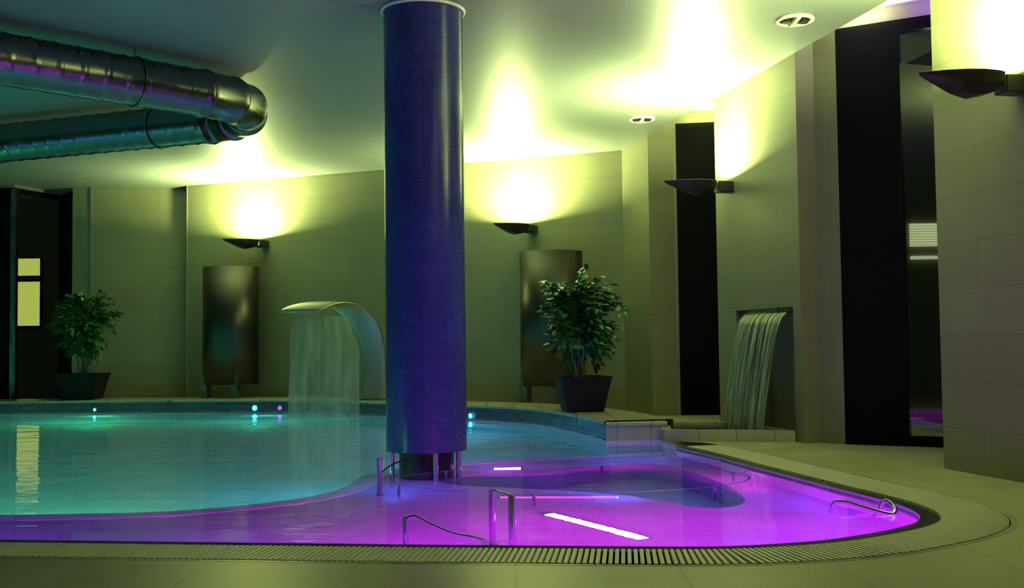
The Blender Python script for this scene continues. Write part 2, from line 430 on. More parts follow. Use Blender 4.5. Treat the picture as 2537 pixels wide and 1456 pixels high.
# left window: an angled pane between a light post and a black jamb, dark pane beyond
A0, A1 = (-7.09, 15.5), (-6.80, 16.3)
win('window_1', [
    ('window_frame', seg_bm((A1, (-6.41, 15.87), 0.02, 3.17, 0.06), (A0, A1, 3.10, 3.17, 0.06), (A0, A1, 0.02, 0.10, 0.06)), 'black'),
    ('window_post', seg_bm(((-7.135, 15.47), (-7.06, 15.47), 0.02, 3.15, 0.08)), 'steel'),
    ('pane', seg_bm((along(A0, A1, 0.08), A1, 0.10, 3.10, 0.012)), 'glass')])
win('window_2', [
    ('window_frame', seg_bm(((-7.45, 15.52), (-7.14, 15.52), 0.02, 3.17, 0.1), ((-10.6, 15.55), (-7.45, 15.55), 3.05, 3.17, 0.1), ((-10.6, 15.55), (-7.45, 15.55), 0.02, 0.12, 0.1),
                            ((-9.05, 15.55), (-8.95, 15.55), 0.12, 3.05, 0.1)), 'black'),
    ('pane', seg_bm(((-8.95, 15.6), (-7.45, 15.6), 0.12, 3.05, 0.012)), 'glass'),
    ('pane', seg_bm(((-10.6, 15.6), (-9.05, 15.6), 0.12, 3.05, 0.012)), 'glass')])
bm = seg_bm(((-12, 15.55), (-10.6, 15.55), -0.1, ZC, 0.3), ((-10.6, 15.55), (-7.1, 15.5), 3.17, ZC + .02, 0.3), ((-7.1, 15.5), (-6.8, 16.3), 3.17, ZC + .02, 0.1), ((-6.8, 16.3), (-6.41, 15.87), 3.17, ZC + .02, 0.1))
structure('wall_back_window_side', bm, 'wall', uvw=True)
# tall black window in the far bay
B0, B1 = (1.903, 12.441), (2.62, 12.33)
win('window_3', [
    ('window_frame', seg_bm((B0, B1, 3.28, 3.36, 0.08), (B0, B1, 0.02, 0.10, 0.08), (B0, along(B0, B1, .05), 0.1, 3.28, 0.08), (along(B0, B1, .95), B1, 0.1, 3.28, 0.08)), 'black'),
    ('pane', seg_bm((along(B0, B1, .05), along(B0, B1, .95), 0.10, 3.28, 0.03)), 'black')])
# door bay: black leaf, then a glazed one
C0, C1, C2 = (2.646, 8.741), (3.018, 8.52), (4.2, 7.85)
def cy(t): return along(C1, C2, t)
win('door_1', [
    ('door_leaf', seg_bm((C0, C1, 0.02, 3.37, 0.07)), 'black'),
    ('door_frame', seg_bm((C1, C2, 3.27, 3.37, 0.07), (C1, C2, 0.02, 0.10, 0.07), (C1, cy(.045), 0.1, 3.27, 0.07), (cy(.55), cy(.60), 0.1, 3.27, 0.07)), 'black'),
    ('pane', seg_bm((cy(.045), cy(.55), 0.10, 3.27, 0.012)), 'glass'),
    ('pane', seg_bm((cy(.60), C2, 0.10, 3.27, 0.012)), 'glass')])

# ------------------------------------------------------------ outside
bm = bmesh.new(); box(bm, -60, 60, 17.5, 60, -0.3, -0.1); box(bm, 5.8, 60, -20, 17.4, -0.3, -0.1)
structure('ground_outside', bm, 'ground')
t = thing('neighbouring_building', (-16, 36.1, 0), 0, 'dark building outside the left window with yellow lit windows', 'building')
bm = bmesh.new(); box(bm, -10, 10, 0.05, 8, -0.1, 7); link('facade', bm, 'facade', t)
for x0, x1, z0, z1 in ((-0.38, 0.36, 3.31, 3.88), (-0.38, 0.36, 1.65, 3.11)):
    b_ = bmesh.new(); box(b_, x0, x1, -0.02, 0.06, z0, z1); f = link('lit_window', b_, 'litwin', t)
    b_ = bmesh.new()
    for a in (x0 - .04, x1): box(b_, a, a + .04, -0.05, 0.05, z0 - .04, z1 + .04)
    for a in (z0 - .04, z1): box(b_, x0, x1, -0.05, 0.05, a, a + .04)
    link('window_surround', b_, 'black', f)
t = thing('neighbouring_building', (7.6, 20.1, 0), 0, 'dark building seen through the glass door, with a lit slatted blind', 'building')
bm = bmesh.new(); box(bm, -4.5, 6, 0.05, 5, -0.1, 6.5); link('facade', bm, 'facade', t)
bm = bmesh.new()
for k in range(9): box(bm, -0.22, 0.6, -0.02, 0.05, 2.565 + k * 0.049, 2.565 + k * 0.049 + 0.03)
link('window_blind', bm, 'litwhite', t)
bm = bmesh.new(); box(bm, -0.21, 0.6, -0.02, 0.05, 2.325, 2.385); link('lit_ledge', bm, 'litwhite', t)

# ------------------------------------------------------------ pool basin
bm = bmesh.new()
N_ = len(pool_loop); DEEP = -1.25
strip(bm, [Vector((p.x, p.y, 0.018)) for p in pool_loop] + [Vector((pool_loop[0].x, pool_loop[0].y, 0.018))],
      [Vector((p.x, p.y, DEEP)) for p in pool_loop] + [Vector((pool_loop[0].x, pool_loop[0].y, DEEP))])
bf = fill_poly([tuple(p) for p in pool_loop], [], DEEP)
me_ = bpy.data.meshes.new('t'); bf.to_mesh(me_); bf.free(); bm.from_mesh(me_)
structure('pool_basin', bm, 'pool')
# shallow whirlpool shelf, curved edge towards the deep pool
SHELF = -0.46
div = spline([(-10.1, 5.95), (-7.0, 6.1), (-4.5, 6.0), (-2.9, 5.95), (-1.9, 6.05), (-1.25, 6.45), (-0.95, 7.0), (-0.9, 7.6), (-0.6, 8.1), (0.0, 8.4), (0.9, 8.75), (1.3, 8.85)], 6)
shelf_loop = [p.to_2d() for p in div] + [p.to_2d() for p in lip]
pit = [p.to_2d() for p in spline([(-0.62, 7.55), (-0.35, 7.15), (0.15, 6.95), (0.7, 6.6), (1.05, 6.15), (1.32, 6.3), (1.36, 6.9), (1.25, 7.6), (1.05, 8.2), (0.6, 8.1), (0.2, 7.75), (-0.3, 7.72), (-0.62, 7.55)], 4)][:-1]
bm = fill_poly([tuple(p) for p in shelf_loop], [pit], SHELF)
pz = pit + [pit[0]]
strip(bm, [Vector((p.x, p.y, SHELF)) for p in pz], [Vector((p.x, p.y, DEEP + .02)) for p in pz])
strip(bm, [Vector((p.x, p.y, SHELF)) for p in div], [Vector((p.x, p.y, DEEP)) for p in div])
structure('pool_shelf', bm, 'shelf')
# raised seat wall round the whirlpool (under water)
bm = bmesh.new(); d2 = offset(div, 0.16)
for A_, B_ in ((div, d2),):
    zt = SHELF + 0.03
    strip(bm, [Vector((p.x, p.y, SHELF - .3)) for p in A_[6:]], [Vector((p.x, p.y, zt)) for p in A_[6:]])
    strip(bm, [Vector((p.x, p.y, zt)) for p in A_[6:]], [Vector((p.x, p.y, zt)) for p in B_[6:]])
    strip(bm, [Vector((p.x, p.y, zt)) for p in B_[6:]], [Vector((p.x, p.y, SHELF - .3)) for p in B_[6:]])
structure('pool_divider_wall', bm, 'pool')
# water
wo = link('pool_water', fill_poly([tuple(p) for p in pool_loop], [], 0.0), 'water')
me = wo.data
if me.polygons[0].normal.z < 0: me.flip_normals()
tag(wo, 'still pool water glowing teal at the back and magenta at the right', 'water', kind='stuff')

# ------------------------------------------------------------ kerb at the back
def kerb_mesh(line, width, z1, sidem, topm, name):
    back = offset(line, width)
    b_ = bmesh.new(); strip(b_, [Vector((p.x, p.y, -0.02)) for p in line], [Vector((p.x, p.y, z1 - .03)) for p in line])
    o = structure(name, b_, sidem)
    uv = o.data.uv_layers.new(name='UVMap'); acc = [0]
    for i in range(1, len(line)): acc.append(acc[-1] + (line[i] - line[i - 1]).length)
    n = len(line)
    for p in o.data.polygons:
        for li in p.loop_indices:
            vi = o.data.loops[li].vertex_index
            uv.data[li].uv = (acc[vi % n], o.data.vertices[vi].co.z)
    fr = offset(line, -0.02); b_ = bmesh.new()
    prof = [(fr, z1 - .03), (fr, z1 - .006), (line, z1), (back, z1), (back, 0.0)]
    for (A_, za), (B_, zb) in zip(prof, prof[1:]):
        strip(b_, [Vector((p.x, p.y, za)) for p in A_], [Vector((p.x, p.y, zb)) for p in B_])
    strip(b_, [Vector((p.x, p.y, z1 - .03)) for p in line], [Vector((p.x, p.y, z1 - .03)) for p in fr])
    bmesh.ops.remove_doubles(b_, verts=b_.verts, dist=0.0005)
    structure(name + '_coping', b_, topm)
kerb_mesh(kerb, 0.62, 0.172, 'kerbside', 'kerbtop', 'pool_kerb')
k2 = [Vector((0.80, 9.53, 0)), Vector((0.95, 9.54, 0)), Vector((1.15, 9.55, 0)), Vector((1.34, 9.56, 0))]
kerb_mesh(k2, 0.5, 0.160, 'kerbtop', 'kerbtop', 'pool_kerb_end')

# ------------------------------------------------------------ overflow edge: dark lip, slatted grate
bm = bmesh.new()
strip(bm, [p + Vector((0, 0, 0.004)) for p in lip], [p + Vector((0, 0, 0.012)) for p in inner])
strip(bm, [p + Vector((0, 0, 0.004)) for p in lip], [p + Vector((0, 0, -0.10)) for p in lip])
strip(bm, [p + Vector((0, 0, 0.012)) for p in inner], [p + Vector((0, 0, -0.05)) for p in inner])
structure('pool_lip', bm, 'dark')
bm = bmesh.new()
strip(bm, [p + Vector((0, 0, -0.045)) for p in inner], [p + Vector((0, 0, -0.045)) for p in outer])
strip(bm, [p + Vector((0, 0, -0.045)) for p in outer], [p + Vector((0, 0, 0.02)) for p in outer])
structure('overflow_channel', bm, 'dark')
bm = bmesh.new()
strip(bm, [p + Vector((0, 0, 0.021)) for p in outer], [p + Vector((0, 0, 0.021)) for p in rim2])
structure('trim_2', bm, 'kerbtop')
bm = bmesh.new()
line = resample(inner, 0.024)
for i, p in enumerate(line[:-1]):
    t = (line[i + 1] - line[max(i - 1, 0)]); t.normalize(); n = Vector((-t.y, t.x, 0)) * sg
    mtx = Matrix(((t.x, n.x, 0, p.x), (t.y, n.y, 0, p.y), (0, 0, 1, 0), (0, 0, 0, 1)))
    hw = 0.0074
    box(bm, -hw, hw, 0.006, 0.294, 0.004, 0.024, mtx)
o = link('overflow_grate', bm, 'grate')
tag(o, 'cream slatted overflow grate curving round the near edge of the pool', 'drain grate')

# ------------------------------------------------------------ mosaic column
CX, CY, CR = -0.605, 7.60, 0.279
t = thing('pool_column', (CX, CY, -0.46), 0, 'round blue mosaic column standing in the pool on a steel footing', 'column')
Z0, Z1 = 0.125 + 0.46, ZC + 0.46
seg = 96; bm = bmesh.new(); uvl = bm.loops.layers.uv.new('UVMap')
for k in range(seg):
    a0, a1 = 2 * PI * k / seg, 2 * PI * (k + 1) / seg
    vs = [bm.verts.new((CR * math.cos(a), CR * math.sin(a), z)) for a, z in ((a0, Z0), (a1, Z0), (a1, Z1), (a0, Z1))]
    f = bm.faces.new(vs)
    for lp, u in zip(f.loops, ((a0 * CR, Z0), (a1 * CR, Z0), (a1 * CR, Z1), (a0 * CR, Z1))): lp[uvl].uv = u
bmesh.ops.remove_doubles(bm, verts=bm.verts, dist=1e-5)
link('mosaic_cladding', bm, 'mosaic', t, smooth=True)
bm = bmesh.new(); cyl(bm, (0, 0), CR - 0.002, Z0, Z0 + .01, 48); link('cladding_rim', bm, 'dark', t)
bm = bmesh.new(); cyl(bm, (0, 0), 0.19, 0, Z0, 40); link('core', bm, 'dark', t, smooth=False)
for a in (-0.45, -1.25, -2.75, 1.0, 2.2):
    bm = bmesh.new(); cyl(bm, (0.25 * math.cos(a), 0.25 * math.sin(a)), 0.017, 0, Z0, 14); o = link('footing_post', bm, 'chrome', t); 
bm = bmesh.new(); tube(bm, [((CR + .010) * math.cos(2 * PI * k / 64), (CR + .010) * math.sin(2 * PI * k / 64), Z1 - .014) for k in range(64)], 0.013, 10, True)
link('top_collar', bm, 'white', t, smooth=True)

# ------------------------------------------------------------ ceiling ducts
ZD, RD = ZC - 0.075 - 0.19, 0.19
cxd, cyd, Ra = -3.02, 9.42, 0.70
a0, a1 = math.radians(-45.5), math.radians(70)
s0 = Vector((cxd + Ra * math.cos(a0), cyd + Ra * math.sin(a0), ZD)); s1 = Vector((cxd + Ra * math.cos(a1), cyd + Ra * math.sin(a1), ZD))
d0 = Vector((-0.70, -0.714, 0)).normalized(); d1 = Vector((-math.sin(a1), math.cos(a1), 0)).normalized(); d1 = Vector((-0.935, 0.355, 0)).normalized()
duct = thing('ventilation_duct', (s0.x, s0.y, ZD), 0, 'spiral steel ventilation duct doubling back at an elbow under the ceiling', 'duct')
org = Vector((s0.x, s0.y, ZD))
def duct_run(p, d, length, name):
    n = int(length / 0.02); bm = bmesh.new()
    pts = [p + d * (i * 0.02) - org for i in range(n + 1)]
    tube(bm, pts, RD, 48, rfun=lambda i: RD + (0.006 if i % 9 == 0 else 0.0) + (0.010 if i < 3 else 0), cap=True)
    return link(name, bm, 'duct', duct, smooth=False)
r1 = duct_run(s0, d0, 5.2, 'duct_run'); r2 = duct_run(s1, d1, 6.0, 'duct_run')
for r_ in (r1, r2):
    for p in r_.data.polygons: p.use_smooth = True
# nozzle holes in a row along the near run
bm = bmesh.new(); side = Vector((0, 0, 1)).cross(d0).normalized()
if side.y > 0: side = -side
for i in range(90):
    for q, off in ((0.72, 0.0), (0.58, 0.028)):
        u = (side * math.cos(q) + Vector((0, 0, 1)) * math.sin(q))
        c = s0 + d0 * (0.25 + i * 0.055 + off) + u * (RD + 0.004) - org
        tv = Vector((0, 0, 1)).cross(u).normalized(); sv = u.cross(d0).normalized()
        vs = [bm.verts.new(c + d0 * (0.011 * math.cos(2 * PI * k / 8)) + sv * (0.016 * math.sin(2 * PI * k / 8)) + u * 0.003) for k in range(8)]
        ve = [bm.verts.new(v.co - u * 0.012) for v in vs]
        bm.faces.new(vs)
        for k in range(8): bm.faces.new((vs[k], vs[(k + 1) % 8], ve[(k + 1) % 8], ve[k]))
o = link('nozzle_row', bm, 'steel', duct); o['kind'] = 'stuff'
# elbow in gores, each seam raised
bm = bmesh.new(); G = 5; rings = []
for g in range(G):
    b0 = a0 + (a1 - a0) * g / G; b1 = a0 + (a1 - a0) * (g + 1) / G
    for a, rr in ((b0, RD + 0.012), (b0 + 0.02, RD + 0.012), (b0 + 0.021, RD + .002), (b1 - 0.001, RD + .002)):
        rings.append((a, rr))
rings.append((a1, RD + .012))
tube(bm, [Vector((cxd + Ra * math.cos(a), cyd + Ra * math.sin(a), ZD)) - org for a, _ in rings], RD, 48, rfun=lambda i: rings[i][1])
o = link('elbow', bm, 'duct', duct, smooth=True)
for p, d in ((s0, d0), (s1, d1)):
    for k in (0.6, 2.6, 4.6):
        bm = bmesh.new(); c = p + d * k - org
        sd = Vector((0, 0, 1)).cross(d).normalized()
        ringp = [c + (sd * math.cos(q) + Vector((0, 0, 1)) * math.sin(q)) * (RD + .008) for q in [2 * PI * j / 40 for j in range(40)]]
        tube(bm, ringp, 0.006, 6, True)
        cyl(bm, (c.x, c.y), 0.006, RD, ZC - ZD, 8)
        link('hanger', bm, 'duct', duct)

# ------------------------------------------------------------ sconces
def make_sconce():
    t = thing('wall_uplight', (0, 0, 0))
    bm = bmesh.new(); box(bm, -0.06, 0.06, 0.0, 0.15, -0.10, 0.0); bevel(bm, 0.006); link('mounting_box', bm, 'darksteel', t)
    bm = bmesh.new(); box(bm, -0.03, 0.03, 0.15, 0.21, -0.075, -0.015); bevel(bm, 0.005); 
    link('hinge', bm, 'chrome', t)
    # boat shaped shade, open on top
    prof = [(0.19, 0.10, 0.085), (0.24, 0.125, 0.105), (0.34, 0.14, 0.125), (0.44, 0.125, 0.10), (0.54, 0.085, 0.06), (0.62, 0.035, 0.03), (0.66, 0.006, 0.012)]
    bm = bmesh.new(); rows = []
    for y, w_, d in prof:
        rows.append([bm.verts.new((x * w_, y, -z * d)) for x, z in ((-1, 0), (-0.8, .55), (-0.35, 1), (0.35, 1), (0.8, .55), (1, 0))])
    for A_, B_ in zip(rows, rows[1:]):
        for k in range(5): bm.faces.new((A_[k], A_[k + 1], B_[k + 1], B_[k]))
    bm.faces.new(rows[0]); bm.faces.new(rows[-1][::-1])
    me_o = link('shade', bm, 'darksteel', t, smooth=False)
    sm = me_o.modifiers.new('thick', 'SOLIDIFY'); sm.thickness = 0.006; sm.offset = 0
    bm = bmesh.new(); tube(bm, [(0, 0.25, -0.03), (0, 0.46, -0.03)], 0.014, 12); link('lamp_tube', bm, 'bulb', t)
    return t
proto = make_sconce()
SC = [((-3.46, 15.29), (-0.38, -0.925), 'dark boat-shaped wall uplight above the left curved steel screen', 1.0),
      ((0.28, 13.75), (-0.38, -0.925), 'dark boat-shaped wall uplight above the curved steel screen and potted tree', 1.05),
      ((LN(10.15), 10.15), (-0.976, -0.215), 'dark wall uplight with chrome hinge beside the tall black window', 0.95),
      ((LN(6.18), 6.18), (-0.976, -0.215), 'large near wall uplight on the panel right of the glass door', 1.15)]
for i, ((x, y), nrm, lab, k) in enumerate(SC):
    o = proto if i == 0 else copy_tree(proto)
    ang = math.atan2(nrm[1], nrm[0]) - PI / 2
    o.location = (x, y, 2.34); o.rotation_euler = (0, 0, ang)
    if i < 2:                                           # the two far shades are swivelled towards the left
        sw = Matrix.Translation((0, .14, 0)) @ Matrix.Rotation(-0.62, 4, 'Z') @ Matrix.Translation((0, -.14, 0)) if i < 2 else None
        for ch in o.children:
            if not ch.name.startswith('mounting'): ch.matrix_local = sw
    else:
        for ch in o.children: ch.matrix_local = Matrix.Identity(4)
    tag(o, lab, 'wall lamp', 'boat-shaped wall uplights')
    c = Vector((x, y, 2.345)) + (Vector((*nrm, 0)) * 0.31 + Vector((-.15, .03, 0)) * (i < 2))
    lamp('uplight_source', 'AREA', c, SCONCE_C, SCONCE_W * k, 0.14, 0.26, (PI, 0, ang))
for (x, y), nrm in (((LN(2.2), 2.2), (-0.976, -0.215)), ((LN(-1.8), -1.8), (-0.976, -0.215))):  # unseen uplights added to brighten the near floor
    c = Vector((x, y, 2.345)) + Vector((*nrm, 0)) * 0.33
    ang = math.atan2(nrm[1], nrm[0]) - PI / 2
    o = copy_tree(proto); o.location = (x, y, 2.34); o.rotation_euler = (0, 0, ang)
    for ch in o.children: ch.matrix_local = Matrix.Identity(4)
    tag(o, 'added wall uplight out of view, there to light the near floor', 'wall lamp', 'boat-shaped wall uplights')
    lamp('uplight_source', 'AREA', c, SCONCE_C, SCONCE_W * 0.22, 0.14, 0.26, (PI, 0, ang))

# unseen fill lights added at the window and door heads to brighten the bay soffit
lamp('soffit_fill', 'AREA', (2.25, 12.2, 3.30), SCONCE_C, 6, 0.5, 0.08, (PI, 0, -.15))
lamp('soffit_fill', 'AREA', (2.75, 8.45, 3.33), (1.0, 0.97, 0.80), 7, 0.25, 0.08, (PI, 0, -.5))
lamp('soffit_fill', 'AREA', (3.3, 8.12, 3.33), (0.35, 0.12, 1.0), 6, 0.4, 0.08, (PI, 0, -.5))

# ------------------------------------------------------------ ceiling spotlights
def make_spot():
    t = thing('ceiling_spotlight', (0, 0, 0))
    bm = bmesh.new(); R_ = 0.125
    tube(bm, [(R_ * math.cos(2 * PI * k / 40), R_ * math.sin(2 * PI * k / 40), -0.008) for k in range(40)], 0.016, 8, True); link('trim_ring', bm, 'white', t, smooth=True)
    bm = bmesh.new(); cyl(bm, (0, 0), 0.115, -0.006, 0.0, 40); link('recess', bm, 'black', t)
    bm = bmesh.new(); box(bm, -0.016, 0.016, -0.12, 0.12, -0.03, -0.006); bevel(bm, 0.003); link('cross_bar', bm, 'white', t)
    for s in (-1, 1):
        bm = bmesh.new(); cyl(bm, (s * 0.06, 0), 0.036, -0.03, -0.006, 20); link('lamp_cup', bm, 'darksteel', t, smooth=False)
    return t
ps = make_spot(); ps.location = (1.393, 11.41, ZC); tag(ps, 'white ring ceiling spotlight above the far wall bay', 'ceiling light', 'round ceiling spotlights')
p2 = copy_tree(ps); p2.location = (2.108, 7.92, ZC); tag(p2, 'white ring ceiling spotlight nearest the glass door bay', 'ceiling light', 'round ceiling spotlights')

# ------------------------------------------------------------ curved steel screens
def make_screen(zb, H):
    t = thing('curved_steel_screen', (0, 0, 0))
    R_, th = 0.385, 0.012
    bm = bmesh.new(); n = 40; b0, b1 = math.radians(-192), math.radians(12)
    rows = []
    for k in range(n + 1):
        a = b0 + (b1 - b0) * k / n
        rows.append([bm.verts.new((r * math.cos(a), r * math.sin(a), z)) for r, z in ((R_, zb), (R_, H), (R_ - th, H), (R_ - th, zb))])
    for A_, B_ in zip(rows, rows[1:]):
        for k in range(4): bm.faces.new((A_[k], A_[(k + 1) % 4], B_[(k + 1) % 4], B_[k]))
    bm.faces.new(rows[0][::-1]); bm.faces.new(rows[-1])
    o = link('screen_shell', bm, 'screen', t)
    for p in o.data.polygons: p.use_smooth = abs(p.normal.z) < .5
    bm = bmesh.new(); cyl(bm, (0, 0), R_ - 0.012, H - 0.03, H - 0.012, 40); link('top_cap', bm, 'darksteel', t)
    for x in (-0.25, 0.22):
        bm = bmesh.new(); box(bm, x - .05, x + .05, -0.30, -0.17, 0, zb + .1); bevel(bm, .004); link('leg', bm, 'steel', t)
        bm = bmesh.new(); box(bm, x - .07, x + .07, -0.32, -0.15, 0, 0.012); link('foot_plate', bm, 'steel', t)
    return t
sc1 = make_screen(0.33, 1.93); sc1.location = (-3.87, 15.02, 0.02); sc1.rotation_euler = (0, 0, -0.3)
tag(sc1, 'curved brushed steel screen on two legs between the window wall and fountain', 'shower screen', 'curved steel screens')
sc2 = copy_tree(sc1); sc2.location = (0.48, 13.12, 0.02); sc2.rotation_euler = (0, 0, -0.5)
tag(sc2, 'curved brushed steel screen half hidden behind the right potted tree', 'shower screen', 'curved steel screens')

# ------------------------------------------------------------ cobra fountain
t = thing('pool_fountain', (-1.72, 13.75, 0.17), 0, 'steel cobra-neck pool fountain arching over the water left of the column', 'fountain')
R0, R1 = Vector((-1.58, 13.72, 0.17)), Vector((-2.255, 12.95, 1.275))
B_L = Vector((-1.90, 13.72, 0.17)); T_L = Vector((-2.835, 12.95, 1.275))
bm = bmesh.new(); rows = []
prof = [(0, 0.172), (0, 0.176), (0, 0.19), (0, 0.45), (0.0, 0.72), (0.02, 0.93), (0.07, 1.08), (0.15, 1.20), (0.26, 1.30), (0.40, 1.375), (0.55, 1.405), (0.70, 1.40), (0.84, 1.36), (0.93, 1.32), (1.0, 1.275)]
for u, z in prof:
    wv = 0 if z < 0.9 and u < 0.05 else u
    r_ = R0.lerp(R1, u); l_ = B_L.lerp(T_L, u ** 0.85 if u > 0 else 0)
    r_.z = z; l_.z = z
    rows.append([l_ - org * 0, r_])
vs = [[bm.verts.new(p - Vector((-1.72, 13.75, 0.17))) for p in row] for row in rows]
for A_, B_ in zip(vs, vs[1:]): bm.faces.new((A_[0], A_[1], B_[1], B_[0]))
o = link('fountain_blade', bm, 'blade', t, smooth=True)
so = o.modifiers.new('thick', 'SOLIDIFY'); so.thickness = 0.05; so.offset = -1
sb = o.modifiers.new('sub', 'SUBSURF'); sb.levels = 2; sb.render_levels = 2
bm = bmesh.new(); box(bm, -0.26, 0.22, -0.14, 0.16, 0, 0.02); bevel(bm, .004); link('base_plate', bm, 'steel', t)
# falling sheet
bm = bmesh.new(); uvl = bm.loops.layers.uv.new('UVMap'); nx, nz_ = 24, 16
g = []
for j in range(nz_ + 1):
    v = j / nz_; z = 1.245 * (1 - v) + 0.0 * v
    row = []
    for i in range(nx + 1):
        u = i / nx
        xl = -2.66 + 0.0 * v - 0.02 * v; xr = -1.98 + 0.13 * min(1, v * 3)
        y = 13.12 + 0.10 * u - 0.10 * v ** 0.5 + 0.008 * math.sin(i * 1.7 + j * .3)
        row.append(bm.verts.new((xl + (xr - xl) * u, y, z - 0.04 * u * (1 - v))))
    g.append(row)
for j in range(nz_):
    for i in range(nx):
        f = bm.faces.new((g[j][i], g[j][i + 1], g[j + 1][i + 1], g[j + 1][i]))
        for lp, (a, b_) in zip(f.loops, ((i, j), (i + 1, j), (i + 1, j + 1), (i, j + 1))): lp[uvl].uv = (a / nx, b_ / nz_)
o = link('water_sheet', bm, 'sheet', smooth=True)
tag(o, 'wide translucent sheet of water falling from the steel fountain into the pool', 'falling water', kind='stuff')

# ------------------------------------------------------------ waterfall niche and basin
t = thing('waterfall_basin', (1.25, 9.22, 0), 0, 'low tiled basin under the wall waterfall at the pool corner', 'basin')
def BP(x, y): return (x - 1.25, y - 9.22)
bm = bmesh.new()
x_r = LN(9.0); ring = [(1.25, 9.22), (LN(8.98) - .015, 8.98), (LN(10.08) - .015, 10.08), (1.36, 10.12)]
inn = [(1.34, 9.31), (LN(9.06) - .04, 9.06), (LN(10.0) - .04, 10.0), (1.43, 10.03)]
def ringv(pts, z): return [bm.verts.new((*BP(*p), z)) for p in pts]
o0, o1, i1, i0 = ringv(ring, 0.0), ringv(ring, 0.112), ringv(inn, 0.112), ringv(inn, 0.02)
for A_, B_ in ((o0, o1), (o1, i1), (i1, i0)):
    for k in range(4): bm.faces.new((A_[k], A_[(k + 1) % 4], B_[(k + 1) % 4], B_[k]))
bm.faces.new(i0); bm.faces.new(o0[::-1])
for v in o0: v.co.z = -0.08
link('basin_wall', bm, 'kerbtop', t)
bm = bmesh.new(); bm.faces.new([bm.verts.new((*BP(*p), 0.088)) for p in inn])
wb = link('basin_water', bm, 'water', t)
if wb.data.polygons[0].normal.z < 0: wb.data.flip_normals()
# outlet slot and the curtain
t = thing('waterfall_outlet', (LN(9.5) - 0.0, 9.5, 1.10), 0, 'steel outlet slot at the top of the wall waterfall niche', 'water outlet')
tv = Vector((-0.2152, 0.9766, 0))
bm = bmesh.new(); mtx = Matrix(((0.9766, -0.2152, 0, 0), (0.2152, 0.9766, 0, 0), (0, 0, 1, 0), (0, 0, 0, 1)))
box(bm, 0.02, 0.33, -0.47, 0.42, -0.02, 0.03, mtx); bevel(bm, .004); link('outlet_body', bm, 'steel', t)
bm = bmesh.new(); box(bm, -0.02, 0.02, -0.45, 0.40, -0.012, 0.0, mtx); link('outlet_lip', bm, 'chrome', t)
bm = bmesh.new(); uvl = bm.loops.layers.uv.new('UVMap'); nx, nz_ = 64, 20; g = []
for j in range(nz_ + 1):
    v = j / nz_; z = 1.088 - v * 1.0
    row = []
    for i in range(nx + 1):
        u = i / nx; s = -0.44 + 0.84 * u
        out = 0.02 + 0.20 * math.sqrt(v) + 0.012 * math.sin(i * 1.3) * v + 0.008 * math.sin(i * 2.9 + 1) * v
        s2 = s * (1 - 0.06 * v) + 0.05 * v
        base = Vector((LN(9.5 + s2), 9.5 + s2, z))
        row.append(bm.verts.new(base + Vector((-0.9766, -0.2152, 0)) * out))
    g.append(row)
for j in range(nz_):
    for i in range(nx):
        f = bm.faces.new((g[j][i], g[j][i + 1], g[j + 1][i + 1], g[j + 1][i]))
        for lp, (a, b_) in zip(f.loops, ((i, j), (i + 1, j), (i + 1, j + 1), (i, j + 1))): lp[uvl].uv = (a / nx, b_ / nz_)
o = link('water_curtain', bm, 'curtain', smooth=True)
tag(o, 'streaky curtain of water leaping from the wall niche into its basin', 'falling water', kind='stuff')

